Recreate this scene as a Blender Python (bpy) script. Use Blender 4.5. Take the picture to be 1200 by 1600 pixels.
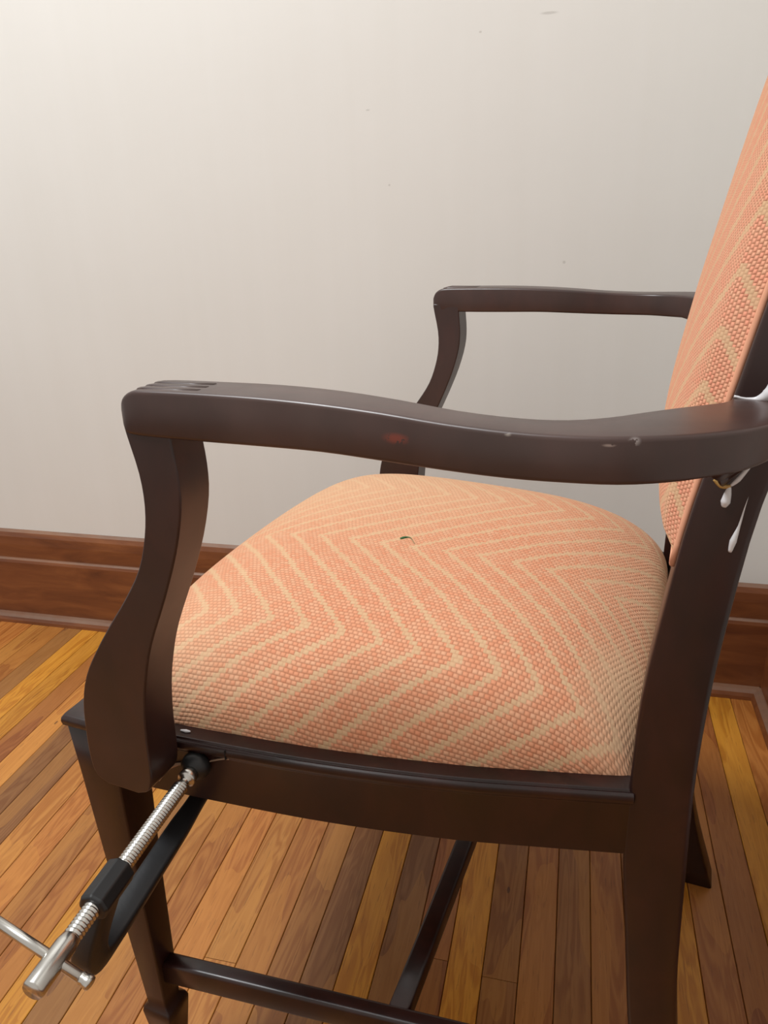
import bpy, bmesh, math, random
from mathutils import Vector, Matrix
random.seed(7)
for o in list(bpy.data.objects): bpy.data.objects.remove(o)
scn = bpy.context.scene
C = scn.collection

# ------------------------------------------------------------------ camera
YAW, PITCH, ROLL, FPX = 0.3937, 0.3756, -0.0323, 1198.2
cam_d = bpy.data.cameras.new('camera'); cam = bpy.data.objects.new('camera', cam_d); C.objects.link(cam)
fw = Vector((-math.sin(YAW)*math.cos(PITCH), math.cos(YAW)*math.cos(PITCH), -math.sin(PITCH)))
rt = Vector((math.cos(YAW), math.sin(YAW), 0)); up = rt.cross(fw)
r2 = math.cos(ROLL)*rt + math.sin(ROLL)*up; u2 = -math.sin(ROLL)*rt + math.cos(ROLL)*up
M = Matrix((r2, u2, -fw)).transposed().to_4x4(); M.translation = Vector((0.4182, -0.3596, 0.7669))
cam.matrix_world = M
cam_d.sensor_fit = 'VERTICAL'; cam_d.sensor_height = 36.0; cam_d.lens = FPX/1600*36.0
cam_d.clip_start = 0.01
scn.camera = cam

# ------------------------------------------------------------------ light
w = bpy.data.worlds.new('room_light'); scn.world = w; w.use_nodes = True
w.node_tree.nodes['Background'].inputs[0].default_value = (1.0, 0.935, 0.86, 1)
w.node_tree.nodes['Background'].inputs[1].default_value = 0.66
WA = math.atan(0.147)                                  # the room is turned against the chair
E1 = Vector((math.cos(WA), math.sin(WA), 0)); N1 = Vector((math.sin(WA), -math.cos(WA), 0)); O1 = Vector((0, 0.7865, 0))
def room(s, t, z=0.0): return O1 + E1*s + N1*t + Vector((0, 0, z))
def area(name, loc, target, size, power, col):
    d = bpy.data.lights.new(name, 'AREA'); d.shape = 'DISK'; d.size = size; d.energy = power; d.color = col
    o = bpy.data.objects.new(name, d); C.objects.link(o); o.location = loc
    o.rotation_euler = (Vector(target)-Vector(loc)).to_track_quat('-Z', 'Y').to_euler()
    return o
area('ceiling_light', room(-0.80, 1.08, 2.50), room(-0.35, 0.35, 0.6), 0.6, 46, (0.965, 1.0, 1.02))
scn.view_settings.view_transform = 'Standard'; scn.view_settings.look = 'None'
scn.view_settings.exposure = 0.06; scn.view_settings.gamma = 1.0; scn.view_settings.use_curve_mapping = False

# ------------------------------------------------------------------ node helpers
def srgb(r, g, b):
    f = lambda c: (c/255/12.92) if c/255 <= 0.04045 else ((c/255+0.055)/1.055)**2.4
    return (f(r), f(g), f(b), 1)
class NT:
    def __init__(s, name):
        s.m = bpy.data.materials.new(name); s.m.use_nodes = True; s.t = s.m.node_tree
        s.b = s.t.nodes['Principled BSDF']
    def n(s, typ, **kw):
        x = s.t.nodes.new(typ)
        for k, v in kw.items(): setattr(x, k, v)
        return x
    def l(s, a, b): s.t.links.new(a, b)
    def put(s, inp, v):
        if hasattr(v, 'is_linked') or isinstance(v, bpy.types.NodeSocket): s.l(v, inp)
        else: inp.default_value = v
    def math(s, op, a, b=0.0, c=0.0):
        x = s.n('ShaderNodeMath', operation=op)
        for i, v in enumerate((a, b, c)): s.put(x.inputs[i], v)
        return x.outputs[0]
    def mix(s, fac, a, b, mode='MIX'):
        x = s.n('ShaderNodeMix', data_type='RGBA', blend_type=mode)
        s.put(x.inputs[0], fac); s.put(x.inputs[6], a); s.put(x.inputs[7], b)
        return x.outputs[2]
    def ramp(s, fac, stops):
        x = s.n('ShaderNodeValToRGB'); s.l(fac, x.inputs[0])
        while len(x.color_ramp.elements) < len(stops): x.color_ramp.elements.new(0.5)
        for e, (p, c) in zip(x.color_ramp.elements, stops): e.position = p; e.color = c
        return x.outputs[0]
    def coord(s, out='Object'): return s.n('ShaderNodeTexCoord').outputs[out]
    def mapping(s, v, scale=(1,1,1), loc=(0,0,0), rot=(0,0,0)):
        x = s.n('ShaderNodeMapping'); s.l(v, x.inputs[0])
        x.inputs['Scale'].default_value = scale; x.inputs['Location'].default_value = loc; x.inputs['Rotation'].default_value = rot
        return x.outputs[0]
    def noise(s, v, scale, detail=3.0, rough=0.5, dist=0.0):
        x = s.n('ShaderNodeTexNoise'); s.l(v, x.inputs['Vector'])
        x.inputs['Scale'].default_value = scale; x.inputs['Detail'].default_value = detail
        x.inputs['Roughness'].default_value = rough; x.inputs['Distortion'].default_value = dist
        return x.outputs['Fac']
    def bump(s, h, strength, dist):
        x = s.n('ShaderNodeBump'); s.l(h, x.inputs['Height']); x.inputs['Strength'].default_value = strength; x.inputs['Distance'].default_value = dist
        s.l(x.outputs[0], s.b.inputs['Normal'])
    def spot(s, v, centre, radius, soft=0.5, stretch=(1,1,1)):
        a = s.n('ShaderNodeVectorMath', operation='SUBTRACT'); s.l(v, a.inputs[0]); a.inputs[1].default_value = centre
        b = s.n('ShaderNodeVectorMath', operation='DIVIDE'); s.l(a.outputs[0], b.inputs[0]); b.inputs[1].default_value = tuple(radius*k for k in stretch)
        c = s.n('ShaderNodeVectorMath', operation='LENGTH'); s.l(b.outputs[0], c.inputs[0])
        mr = s.n('ShaderNodeMapRange', interpolation_type='SMOOTHSTEP'); s.l(c.outputs['Value'], mr.inputs[0])
        mr.inputs[1].default_value = 1.0; mr.inputs[2].default_value = 1.0-soft; mr.inputs[3].default_value = 0; mr.inputs[4].default_value = 1
        return mr.outputs[0]
    def base(s, col): s.put(s.b.inputs['Base Color'], col)
    def set(s, **kw):
        for k, v in kw.items(): s.put(s.b.inputs[k.replace('_', ' ')], v)

def mat_plain(name, col, rough=0.5, metal=0.0):
    t = NT(name); v = t.coord()
    t.base(t.mix(t.noise(v, 90.0, 3), col, tuple(c*0.82 for c in col[:3])+(1,)))
    t.set(Roughness=rough, Metallic=metal)
    return t.m

# plaster wall: off-white paint with faint brush streaks, smudges and a few specks
def mat_wall(specks):
    t = NT('wall_paint'); v = t.coord()
    a = t.noise(v, 2.2, 4, 0.55)
    b = t.noise(t.mapping(v, (34, 34, 1.2)), 1.0, 3, 0.5)
    c = t.mix(a, srgb(206, 203, 198), srgb(216, 214, 210))
    c = t.mix(t.math('MULTIPLY', b, 0.22), c, srgb(196, 192, 182))
    for (p, r, st) in specks:
        c = t.mix(t.math('MULTIPLY', t.spot(v, p, r*0.75, 0.6, st), 0.30), c, srgb(120, 112, 104))
    t.base(c); t.set(Roughness=0.62)
    t.bump(t.math('ADD', b, t.noise(v, 60, 3)), 0.05, 0.002)
    return t.m

# mahogany stained trim
def mat_trim():
    t = NT('stained_trim_wood'); v = t.coord()
    g = t.noise(t.mapping(v, (3, 40, 40)), 1.0, 5, 0.6, 0.6)
    f = t.noise(t.mapping(v, (1.5, 9, 9)), 2.0, 2, 0.5)
    c = t.ramp(g, [(0.28, srgb(84, 46, 26)), (0.5, srgb(114, 66, 36)), (0.75, srgb(140, 86, 48))])
    c = t.mix(t.math('MULTIPLY', f, 0.45), c, srgb(94, 48, 26))
    gn = t.n('ShaderNodeNewGeometry'); sz = t.n('ShaderNodeSeparateXYZ'); t.l(gn.outputs['Normal'], sz.inputs[0])
    dust_highlight = t.math('MULTIPLY', t.math('GREATER_THAN', sz.outputs[2], 0.55), t.math('MULTIPLY_ADD', t.noise(v, 25, 3), 0.5, 0.12))
    c = t.mix(dust_highlight, c, srgb(134, 118, 104))            # dusty ledges, with their grey highlight painted in
    t.base(c); t.set(Roughness=0.38)
    t.bump(g, 0.08, 0.001)
    return t.m

def mat_floor():
    t = NT('oak_strip_floor'); v = t.coord()
    oi = t.n('ShaderNodeObjectInfo')
    off = t.n('ShaderNodeVectorMath', operation='SCALE'); cv = t.n('ShaderNodeCombineXYZ')
    t.l(oi.outputs['Random'], cv.inputs[0]); t.l(oi.outputs['Random'], cv.inputs[1]); t.l(oi.outputs['Random'], cv.inputs[2])
    t.l(cv.outputs[0], off.inputs[0]); off.inputs['Scale'].default_value = 37.0
    ad = t.n('ShaderNodeVectorMath', operation='ADD'); t.l(v, ad.inputs[0]); t.l(off.outputs[0], ad.inputs[1]); v2 = ad.outputs[0]
    cath = t.noise(t.mapping(v2, (42, 4.2, 10)), 1.0, 2.5, 0.5, 0.9)
    wv = t.math('SINE', t.math('MULTIPLY', cath, 46.0))
    fine = t.noise(t.mapping(v2, (420, 14, 60)), 1.0, 3, 0.6)
    pores = t.noise(t.mapping(v2, (700, 30, 60)), 1.0, 2, 0.5)
    blot = t.noise(t.mapping(v2, (16, 3.0, 6)), 1.0, 2, 0.5)
    basec = oi.outputs['Color']
    dark = t.mix(1.0, basec, srgb(196, 166, 134), 'MULTIPLY')
    light = t.mix(0.30, basec, srgb(214, 150, 66))
    c = t.mix(t.math('MULTIPLY_ADD', wv, 0.30, 0.34), basec, dark)
    c = t.mix(t.math('MULTIPLY', t.math('GREATER_THAN', blot, 0.53), 0.55), c, light)
    c = t.mix(t.math('MULTIPLY', fine, 0.45), c, dark)
    pm = t.math('GREATER_THAN', pores, 0.66)
    c = t.mix(t.math('MULTIPLY', pm, 0.35), c, srgb(74, 42, 22))
    knot = t.n('ShaderNodeTexVoronoi'); t.l(t.mapping(v2, (26, 9, 1)), knot.inputs['Vector']); knot.inputs['Scale'].default_value = 1.0
    km = t.math('LESS_THAN', knot.outputs['Distance'], 0.045)
    c = t.mix(t.math('MULTIPLY', km, 0.7), c, srgb(66, 34, 18))
    t.base(c)
    t.set(Roughness=t.math('MULTIPLY_ADD', fine, 0.18, 0.30))
    t.b.inputs['Specular IOR Level'].default_value = 0.45
    t.bump(t.math('SUBTRACT', fine, pm), 0.07, 0.0006)
    return t.m

# dark varnished mahogany of the chair
def mat_mahogany(name='dark_mahogany', chips=(), grey_mix=0.0):
    t = NT(name); v = t.coord()
    g = t.noise(t.mapping(v, (30, 60, 12)), 1.0, 5, 0.6, 0.8)
    c = t.ramp(g, [(0.3, srgb(27, 12, 10)), (0.55, srgb(39, 17, 14)), (0.8, srgb(51, 23, 18))])
    if grey_mix: c = t.mix(t.math('MULTIPLY', t.noise(v, 18, 3), grey_mix), c, srgb(104, 82, 76))  # blends a lighter grey-brown unevenly into the base colour
    r = t.math('MULTIPLY_ADD', t.noise(v, 30, 3), 0.16, 0.27)
    for (p, rad, st, col) in chips:
        nz = t.noise(v, 260, 3, 0.6)
        mk = t.math('MULTIPLY', t.spot(v, p, rad*0.8, 0.8, st), t.math('GREATER_THAN', nz, 0.47))
        c = t.mix(t.math('MULTIPLY', mk, 0.55), c, col)
    t.base(c); t.set(Roughness=r)
    t.b.inputs['Coat Weight'].default_value = 0.06; t.b.inputs['Coat Roughness'].default_value = 0.2
    t.bump(g, 0.03, 0.001)
    return t.m

# woven coral upholstery with beige zigzag stripes; a, b are the two axes of the cloth
def mat_fabric(name, ua, va, centre, half, pitch, cell, wear_washout=None, c1=(207, 132, 99), c2=(215, 152, 118)):
    t = NT(name); v = t.coord()
    uvn = t.n('ShaderNodeUVMap', uv_map='cloth')
    sp = t.n('ShaderNodeSeparateXYZ'); t.l(uvn.outputs[0], sp.inputs[0]); ax = dict(u=sp.outputs[0], v=sp.outputs[1])
    wob = t.noise(v, 9.0, 2)
    u = t.math('ADD', ax[ua], t.math('MULTIPLY', t.math('SUBTRACT', wob, 0.5), 0.008)); q = t.math('ADD', ax[va], t.math('MULTIPLY', t.math('SUBTRACT', t.noise(v, 13.0, 3), 0.5), 0.010))
    d = t.math('ABSOLUTE', t.math('SUBTRACT', q, centre))
    tri = t.math('SUBTRACT', half, t.math('ABSOLUTE', t.math('SUBTRACT', d, half)))
    s = t.math('SUBTRACT', u, tri)
    # stitches
    cu = t.math('DIVIDE', u, cell[0]); cvv = t.math('DIVIDE', q, cell[1])
    row = t.math('FLOOR', cvv)
    sh = t.math('MULTIPLY', t.math('MODULO', t.math('ABSOLUTE', row), 2.0), 0.5)
    fu = t.math('ABSOLUTE', t.math('SINE', t.math('MULTIPLY', t.math('ADD', cu, sh), math.pi)))
    fv = t.math('ABSOLUTE', t.math('SINE', t.math('MULTIPLY', cvv, math.pi)))
    lump = t.math('MULTIPLY', t.math('POWER', fu, 0.55), t.math('POWER', fv, 0.7))
    # stripe mask follows whole stitches
    su = t.math('MULTIPLY', t.math('ADD', t.math('FLOOR', t.math('MULTIPLY', cu, 2.0)), 0.5), cell[0]/2)
    sq = t.math('MULTIPLY', t.math('ADD', row, 0.5), cell[1])
    d2 = t.math('ABSOLUTE', t.math('SUBTRACT', sq, centre))
    tri2 = t.math('SUBTRACT', half, t.math('ABSOLUTE', t.math('SUBTRACT', d2, half)))
    s2 = t.math('DIVIDE', t.math('SUBTRACT', su, tri2), pitch)
    fr = t.math('FRACT', t.math('ADD', s2, 40.0))
    stripe = t.math('LESS_THAN', fr, 0.22)
    ci = t.n('ShaderNodeCombineXYZ'); t.l(t.math('FLOOR', t.math('ADD', cu, sh)), ci.inputs[0]); t.l(row, ci.inputs[1])
    wn = t.n('ShaderNodeTexWhiteNoise', noise_dimensions='2D'); t.l(ci.outputs[0], wn.inputs['Vector'])
    coral = t.mix(t.noise(v, 14, 3), srgb(*c1), srgb(*c2))
    coral = t.mix(t.math('MULTIPLY', wn.outputs['Value'], 0.6), coral, srgb(216, 172, 140))
    beige = t.mix(t.noise(v, 40, 3), srgb(190, 160, 124), srgb(202, 174, 138))
    col = t.mix(t.math('MULTIPLY', stripe, 0.8), coral, beige)
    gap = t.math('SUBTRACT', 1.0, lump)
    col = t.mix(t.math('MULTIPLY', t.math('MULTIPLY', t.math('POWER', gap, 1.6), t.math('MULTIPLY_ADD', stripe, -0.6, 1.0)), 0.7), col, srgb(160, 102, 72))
    if wear_washout:
        for (p, r, st, k) in wear_washout:
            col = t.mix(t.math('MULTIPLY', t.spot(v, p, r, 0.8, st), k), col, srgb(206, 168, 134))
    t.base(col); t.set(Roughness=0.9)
    t.b.inputs['Specular IOR Level'].default_value = 0.15
    t.b.inputs['Sheen Weight'].default_value = 0.35; t.b.inputs['Sheen Roughness'].default_value = 0.5
    t.b.inputs['Sheen Tint'].default_value = srgb(255, 214, 176)
    h = t.math('SUBTRACT', t.math('MULTIPLY', lump, t.math('MULTIPLY_ADD', stripe, -0.6, 1.0)), t.math('MULTIPLY', stripe, 0.1))
    t.bump(h, 0.7, 0.0009)
    return t.m

# ------------------------------------------------------------------ mesh helpers
def obj(name, me, mat, parent=None, smooth=True, bevel=0.0, seg=2):
    o = bpy.data.objects.new(name, me); C.objects.link(o)
    if mat: me.materials.clear(); me.materials.append(mat)
    if smooth:
        for p in me.polygons: p.use_smooth = True
    if bevel:
        b = o.modifiers.new('edge', 'BEVEL'); b.width = bevel; b.segments = seg; b.limit_method = 'ANGLE'; b.angle_limit = math.radians(38); b.harden_normals = True
    if parent:
        o.parent = parent
        L = Vector((0, 0, 0)); p = parent
        while p: L += p.location; p = p.parent
        o.location = -L
    return o
def mesh(name, verts, faces):
    me = bpy.data.meshes.new(name); me.from_pydata([tuple(v) for v in verts], [], faces)
    bm = bmesh.new(); bm.from_mesh(me); bmesh.ops.recalc_face_normals(bm, faces=bm.faces); bm.to_mesh(me); bm.free()
    return me
def loft(name, rings, caps=True, closed=True):
    n = len(rings[0]); V = [p for r in rings for p in r]; F = []
    for i in range(len(rings)-1):
        for j in range(n if closed else n-1):
            a = i*n+j; b = i*n+(j+1) % n
            F.append((a, b, b+n, a+n))
    if caps:
        F.append(tuple(range(n-1, -1, -1))); F.append(tuple((len(rings)-1)*n+j for j in range(n)))
    return mesh(name, V, F)
def spline(pts, n=6, closed=False):
    P = [Vector(p) for p in pts]; out = []
    m = len(P)
    for i in range(m if closed else m-1):
        if closed: p0, p1, p2, p3 = P[(i-1) % m], P[i], P[(i+1) % m], P[(i+2) % m]
        else: p0, p1, p2, p3 = P[max(i-1, 0)], P[i], P[i+1], P[min(i+2, m-1)]
        for k in range(n):
            t = k/n
            out.append(0.5*((2*p1)+(-p0+p2)*t+(2*p0-5*p1+4*p2-p3)*t*t+(-p0+3*p1-3*p2+p3)*t**3))
    if not closed: out.append(P[-1])
    return out
def interp(pts, x):
    if x <= pts[0][0]: return pts[0][1]
    for (a, b), (c, d) in zip(pts, pts[1:]):
        if x <= c: return b+(d-b)*(x-a)/(c-a)
    (a, b), (c, d) = pts[-2], pts[-1]
    return d+(d-b)/(c-a)*(x-c)
def smooth_interp(pts, x):
    """Catmull-Rom style (finite-difference Hermite) through (x, y) points, linear outside."""
    n = len(pts)
    if x <= pts[0][0] or x >= pts[-1][0]: 
        if x <= pts[0][0]:
            (a, b), (c, d) = pts[0], pts[1]
        else:
            (a, b), (c, d) = pts[-2], pts[-1]
        return b+(d-b)/(c-a)*(x-a)
    sl = []
    for i in range(n):
        if i == 0: sl.append((pts[1][1]-pts[0][1])/(pts[1][0]-pts[0][0]))
        elif i == n-1: sl.append((pts[-1][1]-pts[-2][1])/(pts[-1][0]-pts[-2][0]))
        else: sl.append((pts[i+1][1]-pts[i-1][1])/(pts[i+1][0]-pts[i-1][0]))
    for i in range(n-1):
        if x <= pts[i+1][0]:
            h = pts[i+1][0]-pts[i][0]; t = (x-pts[i][0])/h
            return (2*t**3-3*t*t+1)*pts[i][1]+(t**3-2*t*t+t)*h*sl[i]+(-2*t**3+3*t*t)*pts[i+1][1]+(t**3-t*t)*h*sl[i+1]
def cloth_uv(me, V, nu, nv, u0):
    # lengths measured along the cloth, as it was cut flat
    U = {}; W_ = {}
    ci, cj = nu//2, nv//2
    idx = lambda i, j: i*(nv+1)+j
    for i in range(nu+1):
        W_[i, cj] = 0.0
        for j in range(cj+1, nv+1): W_[i, j] = W_[i, j-1]+(Vector(V[idx(i, j)])-Vector(V[idx(i, j-1)])).length
        for j in range(cj-1, -1, -1): W_[i, j] = W_[i, j+1]-(Vector(V[idx(i, j)])-Vector(V[idx(i, j+1)])).length
    for j in range(nv+1):
        U[ci, j] = u0
        for i in range(ci+1, nu+1): U[i, j] = U[i-1, j]+(Vector(V[idx(i, j)])-Vector(V[idx(i-1, j)])).length
        for i in range(ci-1, -1, -1): U[i, j] = U[i+1, j]-(Vector(V[idx(i, j)])-Vector(V[idx(i+1, j)])).length
    N = (nu+1)*(nv+1); lay = me.uv_layers.new(name='cloth')
    for lp in me.loops:
        q = lp.vertex_index
        if q < N: lay.data[lp.index].uv = (U[q//(nv+1), q % (nv+1)], W_[q//(nv+1), q % (nv+1)])
def prism_y(name, prof, y0, y1):
    """side profile (x, z) pushed through the thickness y0..y1"""
    return loft(name, [[(x, y0, z) for x, z in prof], [(x, y1, z) for x, z in prof]])
def boxv(x0, x1, y0, y1, z0, z1):
    return [[(x0, y0, z0), (x1, y0, z0), (x1, y1, z0), (x0, y1, z0)], [(x0, y0, z1), (x1, y0, z1), (x1, y1, z1), (x0, y1, z1)]]
def frame_of(d):
    d = Vector(d).normalized(); a = Vector((0, 0, 1)) if abs(d.z) < 0.9 else Vector((1, 0, 0))
    u = d.cross(a).normalized(); return d, u, d.cross(u)
def lathe(name, p0, d, prof, seg=24, helix=0.0):
    d, u, v = frame_of(d); p0 = Vector(p0); rings = []
    for t, r in prof:
        rings.append([p0+d*(t+helix*j/seg)+u*(r*math.cos(2*math.pi*j/seg))+v*(r*math.sin(2*math.pi*j/seg)) for j in range(seg)])
    return loft(name, rings)
def tube(name, pts, rad, seg=10):
    P = [Vector(p) for p in pts]; rings = []
    _, u, _ = frame_of(P[1]-P[0])
    for i, p in enumerate(P):
        d = (P[min(i+1, len(P)-1)]-P[max(i-1, 0)]).normalized()
        u = (u-d*u.dot(d)).normalized(); v = d.cross(u)
        r = rad[i] if isinstance(rad, (list, tuple)) else rad
        rings.append([p+u*(r*math.cos(2*math.pi*j/seg))+v*(r*math.sin(2*math.pi*j/seg)) for j in range(seg)])
    return loft(name, rings)
def thing(name, label, cat, loc):
    o = bpy.data.objects.new(name, None); C.objects.link(o); o.location = loc; o.empty_display_size = 0.05
    o['label'] = label; o['category'] = cat
    return o
def rrect(cx, cy, hx, hy, r, n=3):
    out = []
    for k, (sx, sy) in enumerate(((1, 1), (-1, 1), (-1, -1), (1, -1))):
        for j in range(n+1):
            a = math.pi/2*(k+j/n)
            out.append((cx+sx*(hx-r)+r*math.cos(a), cy+sy*(hy-r)+r*math.sin(a)))
    return out

# ------------------------------------------------------------------ the room
TRIM = mat_trim(); FLOOR = mat_floor(); WOOD = mat_mahogany()
S_R = 0.578                                             # inside corner of the room
def rbox(name, s0, s1, t0, t1, z0, z1, mat, parent=None, bevel=0.0):
    V = [[room(s, t, z) for s, t in ((s0, t0), (s1, t0), (s1, t1), (s0, t1))] for z in (z0, z1)]
    return obj(name, loft(name, V), mat, parent, smooth=False, bevel=bevel)
def structure(o): o['kind'] = 'structure'; return o
def wp(s, z): p = room(s, 0, z); return tuple(p)
wall_mat = mat_wall([(wp(0.226, 0.688), 0.004, (1, 1, 1)), (wp(-0.031, 0.80), 0.0028, (1, 1, 1)), (wp(0.10, 0.985), 0.0035, (1, 1, 0.7)),
                     (wp(0.19, 1.0), 0.012, (1.6, 1.6, 0.25)), (wp(-0.06, 0.90), 0.004, (1.3, 1.3, 0.5)), (wp(-0.26, 1.08), 0.004, (1, 1, 1))])
structure(rbox('wall_back', -2.2, S_R+0.10, -0.10, 0.0, 0, 2.45, wall_mat))
structure(rbox('wall_right', S_R+0.018, S_R+0.118, 0.0, 2.6, 0, 2.45, wall_mat))
floor = structure(rbox('floor', -2.2, S_R+0.05, -0.02, 2.6, -0.05, -0.0125, mat_plain('subfloor_shadow_gap', srgb(34, 20, 12), 0.9)))

def run_profile(name, prof, right, a0, a1, parent=None, bevel=0.0):
    """extrude a (thickness, z) profile along the back wall (right=False) or the right wall"""
    if not right: R = [[room(a, d, z) for d, z in prof] for a in (a0, a1)]
    else: R = [[room(S_R+0.018-d, a, z) for d, z in prof] for a in (a0, a1)]
    return obj(name, loft(name, R), TRIM, parent, smooth=False, bevel=bevel)
board = [(0, 0), (0.018, 0), (0.018, 0.131), (0.0165, 0.1365), (0.013, 0.139), (0, 0.139)]
capm = [(0, 0.139), (0.010, 0.139), (0.0105, 0.168), (0.0095, 0.184), (0.0065, 0.1925), (0.0, 0.197)]
shoe = [(0.018, 0.0), (0.033, 0.0), (0.0325, 0.006), (0.030, 0.012), (0.0255, 0.0165), (0.020, 0.0185), (0.018, 0.0185)]
for right, nm, a0, a1 in ((False, 'baseboard_back', -2.2, S_R+0.018), (True, 'baseboard_right', 0.0, 2.6)):
    b = structure(run_profile(nm, board, right, a0, a1))
    run_profile('cap_moulding', capm, right, a0, a1, b)
    run_profile('shoe_moulding', shoe, right, a0, a1, b)

# oak strips, every one its own board
PAL = dict(g=(198, 138, 48), o=(174, 114, 56), b=(158, 106, 54), d=(134, 92, 54), r=(148, 92, 48), l=(184, 126, 62))
ROW = {-9: 'l', -8: 'o', -7: 'b', -6: 'o', -5: 'g', -4: 'd', -3: 'l', -2: 'o', -1: 'o', 0: 'l', 1: 'o', 2: 'b', 3: 'd', 4: 'g', 5: 'd', 6: 'r', 7: 'g', 8: 'b', 9: 'o', 10: 'b',
       11: 'o', 12: 'b', 13: 'g', 14: 'o', 15: 'r', 16: 'g', 17: 'o', 18: 'b'}
PW = 0.0379
rnd = random.Random(21)
for k in range(-30, 19):
    s0 = -0.1126+k*PW; s1 = min(s0+PW, S_R+0.018)
    if s1-s0 < 0.01: continue
    joints = [0.0]
    if k == 0: joints = [0.0, 0.652]
    elif k in (6, 8): joints = [0.0, 0.60+0.01*(k == 8)]
    t = joints[-1] if len(joints) > 1 else rnd.uniform(0.85, 1.6)
    if len(joints) == 1: joints.append(t)
    while t < 2.5:
        t += rnd.uniform(0.55, 1.3); joints.append(min(t, 2.55))
    for i, (t0, t1) in enumerate(zip(joints, joints[1:])):
        if t1-t0 < 0.05: continue
        hw = (s1-s0)/2-0.00035; hl = (t1-t0)/2-0.0003; c = 0.0007
        prof = [(-hw, -0.0125), (hw, -0.0125), (hw, -c), (hw-c, 0), (-hw+c, 0), (-hw, -c)]
        me = loft('floor_plank', [[(x, -hl, z) for x, z in prof], [(x, hl, z) for x, z in prof]])
        o = obj('floor_plank', me, FLOOR, None, smooth=False)
        o.parent = floor
        p = room((s0+s1)/2, (t0+t1)/2, rnd.uniform(-0.0003, 0.0))
        o.location = p; o.rotation_euler = (0, 0, WA)
        key = ROW.get(k, rnd.choice('gobdrl')) if (i == 0 or k == 0 and i < 2) else rnd.choice('gobdrl')
        if k in ROW and i > 0 and t0 < 0.9: key = ROW[k]
        j = rnd.uniform(0.93, 1.07); col = srgb(*[min(255, x*j) for x in PAL[key]])
        o.color = col

# ------------------------------------------------------------------ the armchair
W = 0.51
mir = lambda y: W-y
chair = thing('armchair', 'dark mahogany armchair with coral woven seat and back against the pale wall', 'chair', (0.23, 0.255, 0))
def mirrored(me):
    m2 = me.copy()
    for v in m2.vertices: v.co.y = W-v.co.y
    m2.flip_normals()
    return m2
def both(name, me, mat, bevel=0.0, seg=2, parent=None, mat2=None, smooth=True):
    a = obj(name, me, mat, parent or chair, bevel=bevel, seg=seg, smooth=smooth)
    b = obj(name, mirrored(me), mat2 or mat, parent or chair, bevel=bevel, seg=seg, smooth=smooth)
    return a, b
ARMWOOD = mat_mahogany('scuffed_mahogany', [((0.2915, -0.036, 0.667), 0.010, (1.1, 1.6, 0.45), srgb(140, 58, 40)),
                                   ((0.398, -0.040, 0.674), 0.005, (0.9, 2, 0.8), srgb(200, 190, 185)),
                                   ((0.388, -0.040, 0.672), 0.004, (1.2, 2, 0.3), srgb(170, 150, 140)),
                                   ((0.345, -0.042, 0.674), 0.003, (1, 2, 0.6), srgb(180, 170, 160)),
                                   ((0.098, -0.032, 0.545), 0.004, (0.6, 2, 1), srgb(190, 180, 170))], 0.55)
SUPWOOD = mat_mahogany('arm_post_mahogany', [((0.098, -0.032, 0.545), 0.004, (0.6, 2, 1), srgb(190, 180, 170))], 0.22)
GREYWOOD = mat_mahogany('greyer_mahogany', (), 0.4)  # lighter, greyer mix for the far arm and the reeding

# front legs: square, tapering to a spade foot
def ring4(x0, x1, y0, y1, z, r=0.0015):
    return [(x, y, z) for x, y in rrect((x0+x1)/2, (y0+y1)/2, (x1-x0)/2, (y1-y0)/2, r, 2)]
RT = 0.4145                                              # top of the seat rail
leg_r = [(0.016, 0.031, 0.012, 0.027, 0.0), (0.009, 0.0385, 0.0055, 0.0345, 0.078), (0.0085, 0.039, 0.005, 0.035, 0.084), (0.0095, 0.0375, 0.006, 0.0335, 0.089),
         (0.0135, 0.0335, 0.0085, 0.0295, 0.0925), (0.013, 0.034, 0.008, 0.030, 0.105), (0.0065, 0.036, 0.0035, 0.033, 0.24), (0.0005, 0.0385, 0.0012, 0.0375, 0.36), (-0.002, 0.040, 0.0, 0.040, RT-0.010)]
both('front_leg', loft('front_leg', [ring4(*r) for r in leg_r]), WOOD)
bead = [(-0.002, 0.040, 0.0, 0.040, RT-0.010), (-0.0045, 0.0425, -0.0022, 0.0425, RT-0.0085), (-0.005, 0.043, -0.0028, 0.043, RT-0.0055), (-0.0045, 0.0425, -0.0022, 0.0425, RT-0.0025),
        (-0.0025, 0.0405, -0.0003, 0.0405, RT)]
both('leg_cap_moulding', loft('leg_cap_moulding', [ring4(*r) for r in bead]), WOOD)

# rear legs run on upwards as back posts
FRONT = [(0.0, 0.468), (0.10, 0.4395), (0.204, 0.4246), (0.302, 0.4143), (0.361, 0.4085), (0.42, 0.408), (0.481, 0.4091), (0.5615, 0.4176), (0.609, 0.4243), (0.675, 0.4378), (0.72, 0.4466), (0.85, 0.474), (0.99, 0.506)]
BACK = [(0.0, 0.504), (0.10, 0.474), (0.22, 0.4562), (0.3776, 0.4477), (0.44, 0.4462), (0.51, 0.4482), (0.59, 0.4550), (0.6242, 0.460), (0.72, 0.480), (0.85, 0.507), (0.99, 0.538)]
rr = []
for i in range(46):
    z = 0.99*i/45; rr.append(ring4(smooth_interp(FRONT, z), smooth_interp(BACK, z), 0.060, 0.095, z, 0.003))
post_a, post_b = both('rear_leg', loft('rear_leg', rr), WOOD)

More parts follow.
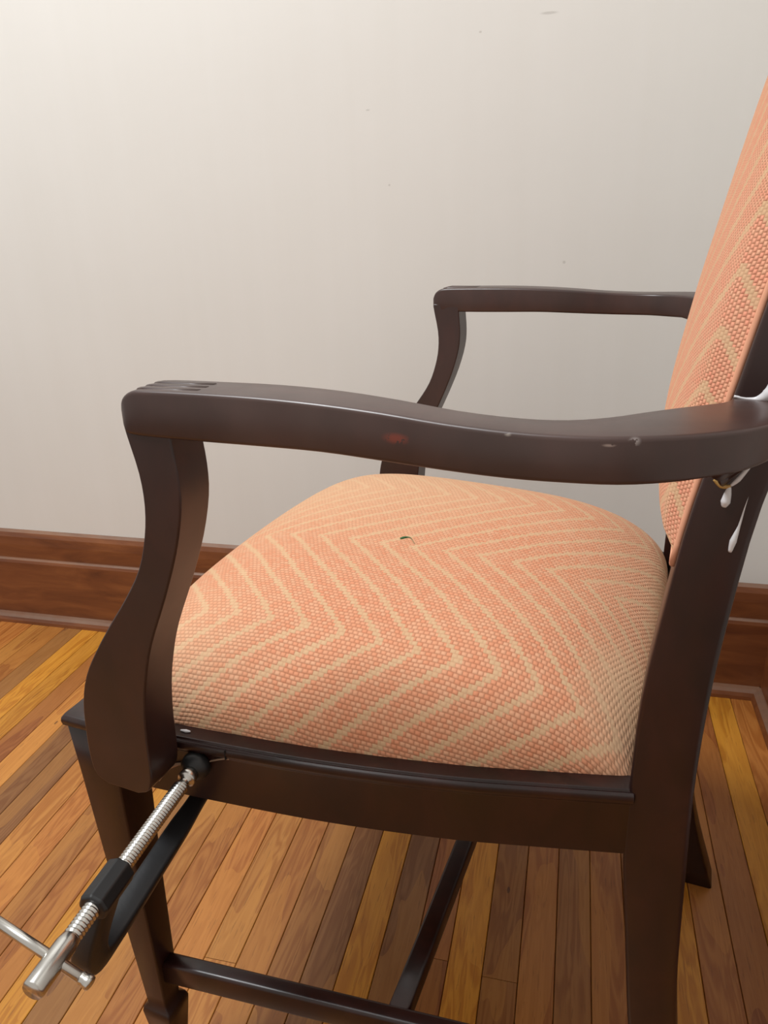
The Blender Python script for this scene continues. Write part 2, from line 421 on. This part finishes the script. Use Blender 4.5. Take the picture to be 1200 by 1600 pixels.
# seat rails
RAIL = [(0.0, -0.001), (0.06, 0.0035), (0.1212, 0.0083), (0.2048, 0.0170), (0.2953, 0.0323), (0.3585, 0.0476), (0.412, 0.0612)]
def rail_y(x): return smooth_interp(RAIL, x)
def rail_section(d0):                                    # (inward offset, z)
    return [(0.0, 0.361), (0.0, RT-0.0125), (-0.0008, RT-0.0105), (-0.0028, RT-0.0085), (-0.0034, RT-0.0055), (-0.0026, RT-0.0025), (-0.0006, RT-0.0012), (0.0004, RT-0.0020), (0.0012, RT), (0.0150, RT), (0.0165, RT-0.004), (0.022, RT-0.006), (0.022, 0.361)]
R = []
for i in range(25):
    x = 0.036+(0.4115-0.036)*i/24
    dy = (rail_y(x+0.004)-rail_y(x-0.004))/0.008; nn = Vector((-dy, 1, 0)).normalized()
    R.append([Vector((x, rail_y(x), z))+Vector((nn.x*d, nn.y*d, 0)) for d, z in rail_section(0)])
rail_a, rail_b = both('side_rail', loft('side_rail', R), WOOD, bevel=0.0006, seg=1)
def front_x(y): return -0.001-0.026*(1-((y-0.255)/0.235)**2)
R = []
for i in range(25):
    y = 0.038+(W-0.076)*i/24
    R.append([(front_x(y)+d, y, z) for d, z in rail_section(0)])
obj('front_rail', loft('front_rail', R), WOOD, chair)
R = boxv(0.416, 0.438, 0.094, W-0.094, 0.361, 0.430)
obj('rear_rail', loft('rear_rail', R), WOOD, chair, bevel=0.002)

# stretchers
def st_y(x): return 0.0135+0.118*(x-0.04)
R = []
for x in [0.030+0.40*i/10 for i in range(11)]:
    R.append([(x, y, z) for y, z in rrect(st_y(x)+0.0075, 0.1335, 0.0075, 0.0125, 0.0035, 3)])
both('side_stretcher', loft('side_stretcher', R), WOOD)
R = [[(x, y, z) for x, z in rrect(0.246, 0.1345, 0.009, 0.0105, 0.003, 3)] for y in (0.048, 0.15, 0.36, W-0.048)]
obj('cross_stretcher', loft('cross_stretcher', R), WOOD, chair)

# arm supports: S-curved posts lapped on the outside of the rail
fr = [(0.1262, 0.6630), (0.1272, 0.655), (0.1318, 0.632), (0.1322, 0.612), (0.1285, 0.592), (0.1205, 0.570), (0.1065, 0.548), (0.0907, 0.527), (0.0745, 0.504), (0.0614, 0.482), (0.0540, 0.460), (0.0508, 0.435), (0.0500, 0.410), (0.0530, 0.3975), (0.062, 0.392)]
bk = [(0.088, 0.391), (0.098, 0.396), (0.1025, 0.410), (0.1040, 0.440), (0.1070, 0.467), (0.1125, 0.492), (0.1210, 0.518), (0.1370, 0.553), (0.1500, 0.585), (0.1575, 0.612), (0.1590, 0.632), (0.1575, 0.652), (0.1570, 0.6630)]
prof = [tuple(p)[:2] for p in spline([(x, z, 0) for x, z in fr], 3)]+[tuple(p)[:2] for p in spline([(x, z, 0) for x, z in bk], 3)]
sup_mesh = prism_y('arm_support', prof, -0.031, 0.0)
for v in sup_mesh.vertices:                             # leans a little outwards at the top
    if v.co.y > -0.01: v.co.y += -0.002*(v.co.z-0.40)/0.26
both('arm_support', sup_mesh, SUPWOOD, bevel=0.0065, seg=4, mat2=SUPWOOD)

# arms: x, outer y, inner y, top z, bottom z
ARM = [(0.1262, 0.1262, -0.0300, -0.0035, 0.6705, 0.6575), (0.1290, 0.1290, -0.0318, -0.0025, 0.6755, 0.6555), (0.1350, 0.1350, -0.0325, -0.002, 0.6793, 0.6548), (0.1450, 0.1450, -0.0328, -0.002, 0.6806, 0.6546), (0.178, 0.178, -0.033, -0.002, 0.6812, 0.6546),
       (0.215, 0.215, -0.0338, -0.002, 0.6814, 0.6552), (0.250, 0.250, -0.035, -0.004, 0.6806, 0.6556), (0.283, 0.283, -0.0365, -0.008, 0.6788, 0.6545), (0.315, 0.315, -0.0385, -0.0125, 0.6764, 0.6534), (0.345, 0.345, -0.040, -0.014, 0.6752, 0.6530),
       (0.370, 0.3665, -0.0400, -0.0115, 0.6752, 0.6535), (0.393, 0.384, -0.0375, -0.0035, 0.6757, 0.6540), (0.413, 0.398, -0.031, 0.0080, 0.6761, 0.6550), (0.430, 0.411, -0.0205, 0.0205, 0.6759, 0.6560), (0.445, 0.4215, -0.0060, 0.0320, 0.6752, 0.6565),
       (0.4575, 0.4295, 0.014, 0.0430, 0.6742, 0.6585), (0.4650, 0.4340, 0.036, 0.0520, 0.6733, 0.6620), (0.4675, 0.4360, 0.0602, 0.0602, 0.6727, 0.6640)]
DROP = [(0.35, 0.0), (0.398, 0.001), (0.411, 0.0045), (0.4215, 0.012), (0.4295, 0.022), (0.434, 0.031), (0.436, 0.039)]   # inner underside thickens into the joint
keys = [spline([(a[0], a[2], 0) for a in ARM], 3), spline([(a[1], a[3], 0) for a in ARM], 3), spline([(a[4], a[5], 0) for a in ARM], 3)]
R = []
for po, pi, pz in zip(*keys):
    hw = 0.5; th = pz.x-pz.y; wd = max((Vector((po.x, po.y))-Vector((pi.x, pi.y))).length, 1e-4)
    r = min(0.0024, th*0.4, wd*0.4)
    ring = []
    for a, b in rrect(0, 0, wd/2, th/2, r, 3):
        f = a/wd+0.5
        ring.append((po.x+(pi.x-po.x)*f, po.y+(pi.y-po.y)*f, (pz.x+pz.y)/2+b-(interp(DROP, pi.x)*max(0.0, min(1.0, f*1.15)) if b < 0 else 0.0)))
    R.append(ring)
arm_a, arm_b = both('arm', loft('arm', R), ARMWOOD, mat2=GREYWOOD)
# reeding carved on the front end of each arm
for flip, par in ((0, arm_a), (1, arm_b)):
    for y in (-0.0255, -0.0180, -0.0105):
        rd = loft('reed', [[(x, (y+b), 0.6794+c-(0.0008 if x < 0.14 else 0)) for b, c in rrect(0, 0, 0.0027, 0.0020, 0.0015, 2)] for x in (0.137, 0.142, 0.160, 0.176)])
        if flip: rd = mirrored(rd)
        obj('reed', rd, GREYWOOD, par)

# upholstered drop-in seat
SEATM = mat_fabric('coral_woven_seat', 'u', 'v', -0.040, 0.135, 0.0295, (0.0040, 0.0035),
                   [((0.405, 0.115, 0.45), 0.07, (0.75, 1.0, 2), 0.85), ((0.425, 0.26, 0.45), 0.06, (0.55, 3.2, 2), 0.75), ((0.06, 0.44, 0.46), 0.34, (1.0, 0.9, 2), 0.72), ((0.03, 0.03, 0.43), 0.16, (1.0, 0.7, 2), 0.45)])  # rear spots are beige wear; front spots paint in the pale grazing-light wash-out
NU, NV = 64, 72
V = []; F = []
for i in range(NU+1):
    a = -1+2*i/NU
    a_ = math.copysign(abs(math.sin(a*math.pi/2))**1.0, a)
    for j in range(NV+1):
        b = -1+2*j/NV; b_ = math.sin(b*math.pi/2)
        # plan outline
        fu = (a_+1)/2; fv = (b_+1)/2
        x0 = 0.018-0.024*(1-b_*b_); x1 = 0.4085+0.010*(1-b_**4)
        x = x0+(x1-x0)*fu
        yn = rail_y(max(x, 0.0))+0.0135; yf = W-yn
        y = yn+(yf-yn)*fv
        ha = (1-abs(a_)**4.0)**0.5; hb = (1-abs(b_)**4.5)**0.46
        z = RT-0.004+0.082*ha*hb*(1-0.02*a_)
        V.append((x, y, z))
for i in range(NU):
    for j in range(NV):
        q = i*(NV+1)+j; F.append((q, q+1, q+NV+2, q+NV+1))
n0 = len(V)
bord = [j for j in range(NV+1)]+[i*(NV+1)+NV for i in range(1, NU+1)]+[NU*(NV+1)+j for j in range(NV-1, -1, -1)]+[i*(NV+1) for i in range(NU-1, 0, -1)]
for q in bord: V.append((V[q][0], V[q][1], RT-0.010))
for k in range(len(bord)):
    F.append((bord[k], bord[(k+1) % len(bord)], n0+(k+1) % len(bord), n0+k))
F.append(tuple(n0+k for k in range(len(bord))))
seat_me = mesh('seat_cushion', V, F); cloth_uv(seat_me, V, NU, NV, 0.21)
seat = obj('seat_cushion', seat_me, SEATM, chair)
SEAT_V, SEAT_F = list(V), list(F)

# upholstered back
BACKM = mat_fabric('coral_woven_back', 'u', 'v', 0.0, 0.175, 0.030, (0.0027, 0.0025), [((0.42, 0.085, 0.60), 0.02, (2, 0.25, 6), 0.6)], (218, 138, 112), (226, 158, 132))  # same cloth as the seat; pinker coral paints in its different light
V = []; F = []; NU, NV = 64, 44
PZ0, PZ1, PY0, PY1 = 0.574, 0.955, 0.0675, W-0.0675
for i in range(NU+1):
    a_ = math.sin((-1+2*i/NU)*math.pi/2)
    for j in range(NV+1):
        b_ = math.sin((-1+2*j/NV)*math.pi/2)
        z = PZ0+(PZ1-PZ0)*(a_+1)/2; y = PY0+(PY1-PY0)*(b_+1)/2
        h = 0.010+0.026*((1-abs(a_)**4)**0.6)*((1-abs(b_)**2.6)**0.6)
        h *= min(1.0, 0.35+8*(1-max(abs(a_), abs(b_))))
        V.append((smooth_interp(FRONT, z)+0.004-h, y, z))
for i in range(NU):
    for j in range(NV):
        q = i*(NV+1)+j; F.append((q, q+1, q+NV+2, q+NV+1))
n0 = len(V)
bord = [j for j in range(NV+1)]+[i*(NV+1)+NV for i in range(1, NU+1)]+[NU*(NV+1)+j for j in range(NV-1, -1, -1)]+[i*(NV+1) for i in range(NU-1, 0, -1)]
for q in bord: V.append((smooth_interp(FRONT, V[q][2])+0.022, V[q][1], V[q][2]))
for k in range(len(bord)): F.append((bord[k], bord[(k+1) % len(bord)], n0+(k+1) % len(bord), n0+k))
F.append(tuple(n0+k for k in range(len(bord))))
pad_me = mesh('back_cushion', V, F); cloth_uv(pad_me, V, NU, NV, 0.75)
pad = obj('back_cushion', pad_me, BACKM, chair)
# welt cord round the back cushion
WELT = mat_plain('coral_welt_cord', srgb(222, 160, 128), 0.9)
wl = []
for i in range(33): z = PZ0+(PZ1-PZ0)*i/32; wl.append((smooth_interp(FRONT, z)-0.0010, PY0+0.0005, z))
for i in range(1, 17): wl.append((smooth_interp(FRONT, PZ1)-0.0010, PY0+(PY1-PY0)*i/16, PZ1))
for i in range(31, -1, -1): z = PZ0+(PZ1-PZ0)*i/32; wl.append((smooth_interp(FRONT, z)-0.0010, PY1-0.0005, z))
for i in range(15, -1, -1): wl.append((smooth_interp(FRONT, PZ0)-0.0010, PY0+(PY1-PY0)*i/16, PZ0))
obj('welt_cord', tube('welt_cord', wl, 0.0021, 8), WELT, pad)
# back frame rails between the posts
for nm, z0, z1 in (('lower_back_rail', 0.540, 0.580), ('crest_rail', 0.950, 0.990)):
    R = [[(smooth_interp(FRONT, z)+d, y, z) for z, d in ((z0, 0.004), (z1, 0.004), (z1, 0.026), (z0, 0.026))] for y in (0.094, 0.18, 0.255, 0.33, W-0.094)]
    obj(nm, loft(nm, R), WOOD, chair, bevel=0.003)

# white glue squeezed out of the loose arm joint
GLUE = mat_plain('dried_white_glue', srgb(214, 212, 214), 0.3)
AMBER = mat_plain('old_amber_glue', srgb(178, 140, 78), 0.35)
def blob(name, pts, rad, mat, flat=0.5, seg=10):
    me = tube(name, spline(pts, 4), [r for r in spline_r(rad, 4)], seg)
    return obj(name, me, mat, chair)
def spline_r(rad, n):
    out = []
    for a, b in zip(rad, rad[1:]):
        for k in range(n): out.append(a+(b-a)*k/n)
    out.append(rad[-1]); return out
yp = 0.0604
blob('glue_drip', [(0.4415, yp, 0.6262), (0.4410, yp, 0.6215), (0.4405, yp, 0.6170), (0.4400, yp, 0.6140)], [0.0007, 0.0020, 0.0026, 0.0012], GLUE)
blob('glue_drip', [(0.4520, yp, 0.6260), (0.4502, yp, 0.6150), (0.4488, yp, 0.6040), (0.4470, yp, 0.5950), (0.4462, yp, 0.5885)], [0.0003, 0.0005, 0.0008, 0.0019, 0.0010], GLUE)
blob('glue_bead', [(0.4335, yp, 0.6290), (0.4375, yp, 0.6255), (0.4420, yp, 0.6258)], [0.0010, 0.0014, 0.0010], AMBER)
blob('glue_bead', [(0.4420, yp, 0.6262), (0.4450, yp, 0.6300), (0.4485, yp, 0.6360), (0.4520, yp, 0.6420), (0.4550, yp, 0.6490), (0.4580, yp, 0.6540)], [0.0008, 0.0015, 0.0012, 0.0006, 0.0014, 0.0006], GLUE)
blob('glue_bead', [(0.4375, yp, 0.6737), (0.4430, yp, 0.6727), (0.4480, yp, 0.6725), (0.4530, yp, 0.6755), (0.4550, yp, 0.6815), (0.4540, yp, 0.6875)], [0.0006, 0.0009, 0.0018, 0.0034, 0.0028, 0.0010], GLUE)
blob('glue_bead', [(0.0835, 0.0115, RT+0.001), (0.0885, 0.0122, RT+0.001), (0.0910, 0.0126, RT+0.001)], [0.0005, 0.0014, 0.0005], GLUE)
blob('glue_bead', [(0.0960, 0.0128, RT+0.001), (0.1005, 0.0133, RT+0.001), (0.1040, 0.0138, RT+0.001)], [0.0005, 0.0013, 0.0005], GLUE)
# torn slivers where the rail has split under the clamp
SLIV = mat_plain('raw_split_wood', srgb(176, 142, 116), 0.7)
def sliver(pts, width):
    V = []
    for k, (x, z) in enumerate(pts):
        wdt = width[k]; y = rail_y(x)-0.0010
        V.append([(x, y, z-wdt), (x, y-0.0012, z), (x, y, z+wdt), (x, y+0.003, z)])
    return obj('wood_splinter', loft('wood_splinter', V), SLIV, chair, smooth=False)
sliver([(0.0765, 0.3715), (0.0826, 0.3810), (0.0885, 0.3868), (0.0960, 0.3905), (0.1040, 0.3925)], [0.0014, 0.0026, 0.0022, 0.0012, 0.0004])
sliver([(0.1230, 0.3990), (0.1290, 0.4015), (0.1345, 0.4035), (0.1385, 0.4046), (0.1395, 0.4060)], [0.0003, 0.0005, 0.0007, 0.0014, 0.0004])
obj('rail_crack', loft('rail_crack', [[(0.1375+d, rail_y(0.1375)-0.0034+e, z) for d, e in ((-0.0004, -0.0002), (0.0004, -0.0002), (0.0004, 0.002), (-0.0004, 0.002))] for z in (RT-0.0095, RT-0.002)]), mat_plain('crack_shadow', srgb(14, 8, 6), 0.9), chair, smooth=False)

# ------------------------------------------------------------------ the clamp
STEEL = mat_plain('zinc_plated_steel', srgb(205, 203, 198), 0.24, 1.0)
BLACK = NT('black_enamelled_iron'); BLACK.base(srgb(22, 22, 24)); BLACK.set(Roughness=0.42)
BLACK.bump(BLACK.noise(BLACK.coord(), 320, 3), 0.12, 0.0006); BLACK = BLACK.m
Pa = Vector((0.1125, 0.0068, 0.3950)); Pz = Vector((0.1343, -0.1732, 0.3948))
ax = (Pz-Pa).normalized(); L = (Pz-Pa).length
clamp = thing('screw_clamp', 'black iron screw clamp with steel screw gripping the chair side rail', 'clamp', tuple(Pa))
def at(t): return Pa+ax*t
obj('pressure_pad', lathe('pressure_pad', at(0.0), ax, [(0, 0.0104), (0.002, 0.0110), (0.006, 0.0106), (0.0088, 0.0086), (0.0115, 0.0058)], 24), BLACK, clamp)
obj('swivel_collar', lathe('swivel_collar', at(0.010), ax, [(0, 0.0050), (0.0004, 0.0062), (0.008, 0.0066), (0.0085, 0.0060), (0.0095, 0.0036), (0.013, 0.0034), (0.0135, 0.0040)], 24), STEEL, clamp)
thr = []; t = 0.0235; pitch = 0.0025
while t < 0.150:
    thr += [(t, 0.0044), (t+pitch*0.36, 0.0054), (t+pitch*0.60, 0.0054), (t+pitch*0.97, 0.0044)]; t += pitch
screw = obj('screw', lathe('screw', at(0), ax, thr, 32, helix=pitch), STEEL, clamp)
obj('screw_head', lathe('screw_head', at(0.148), ax, [(0, 0.0046), (0.001, 0.0056), (0.006, 0.0064), (L-0.1495, 0.0064), (L-0.148, 0.0058)], 28), STEEL, clamp, bevel=0.0)
# sliding handle through the head
hd = (Vector((0.145, -0.155, 0.3643))-Vector((0.0893, -0.155, 0.3828))).normalized()
hc = at(0.1625); e1 = hc+hd*0.0215; e0 = hc-hd*0.058
HL = (e1-e0).length
obj('handle_bar', lathe('handle_bar', e0, hd, [(0, 0.0030), (HL, 0.0030)], 16), STEEL, clamp)
for p, s in ((e0, -1), (e1, 1)):
    obj('handle_knob', lathe('handle_knob', p, hd*s, [(-0.0045, 0.0029), (-0.0032, 0.0035), (-0.0018, 0.0032), (-0.0005, 0.0037), (0.0018, 0.0040), (0.0026, 0.0036), (0.0030, 0.0024)], 16), STEEL, clamp)
# frame: boss, jaw, spine below the rail, and fixed anvil inside the rail
off = Vector((-0.30, 0.0, -0.954)); off = (off-ax*off.dot(ax)).normalized(); side = ax.cross(off).normalized()
boss = obj('threaded_boss', lathe('threaded_boss', at(0.0985), ax, [(0, 0.0084), (0.002, 0.0098), (0.029, 0.0098), (0.031, 0.0086)], 8), BLACK, clamp, smooth=False, bevel=0.0012)
def fp(t, d): return at(t)+off*d
path = [(0.114, 0.004, 0.0058, 0.0170), (0.117, 0.016, 0.0056, 0.0180), (0.122, 0.032, 0.0060, 0.0180), (0.124, 0.047, 0.0070, 0.0165), (0.117, 0.0600, 0.0082, 0.0130), (0.098, 0.0640, 0.0080, 0.0095), (0.070, 0.0620, 0.0082, 0.0085), (0.040, 0.0595, 0.0080, 0.0082), (0.012, 0.0570, 0.0078, 0.0080),
        (-0.014, 0.0545, 0.0066, 0.0070), (-0.034, 0.0495, 0.0066, 0.0075), (-0.045, 0.036, 0.0062, 0.0080), (-0.046, 0.020, 0.0060, 0.0080), (-0.046, 0.004, 0.0060, 0.0080), (-0.046, -0.006, 0.0058, 0.0070)]
P2 = spline([(a, b, 0) for a, b, _, _ in path], 4); SW = spline([(c, d, 0) for _, _, c, d in path], 4)
R = []
for i, (p, s) in enumerate(zip(P2, SW)):
    q = P2[min(i+1, len(P2)-1)]-P2[max(i-1, 0)]; q.normalize(); nrm = Vector((-q.y, q.x, 0))
    n3 = ax*nrm.x+off*nrm.y
    R.append([fp(p.x, p.y)+side*a+n3*b for a, b in rrect(0, 0, s.x, s.y/1.6, 0.0022, 2)])
obj('clamp_frame', loft('clamp_frame', R), BLACK, clamp)
obj('anvil', lathe('anvil', at(-0.0215), -ax, [(0, 0.0068), (0.002, 0.0076), (0.010, 0.0076), (0.021, 0.0066)], 20), BLACK, clamp)

# ------------------------------------------------------------------ a scrap of thread on the seat
GREEN = mat_plain('green_thread', srgb(52, 104, 62), 0.8)
THX, THY = 0.190, 0.226
from mathutils.bvhtree import BVHTree
bv = BVHTree.FromPolygons([Vector(v) for v in SEAT_V], SEAT_F[:64*72])
pts = []
for k in range(9):
    f = k/8; x = THX+0.016*f; y = THY+0.006*math.sin(f*4)-0.002*f
    h = bv.ray_cast(Vector((x, y, 1.0)), Vector((0, 0, -1)))[0]
    pts.append((x, y, h.z+0.0006))
th = obj('thread_scrap', tube('thread_scrap', pts, [0.0008, 0.0011, 0.0008, 0.0004, 0.0003, 0.00025, 0.0002, 0.0002, 0.0002], 6), GREEN)
th['label'] = 'tiny scrap of green thread lying on the coral seat'; th['category'] = 'thread'
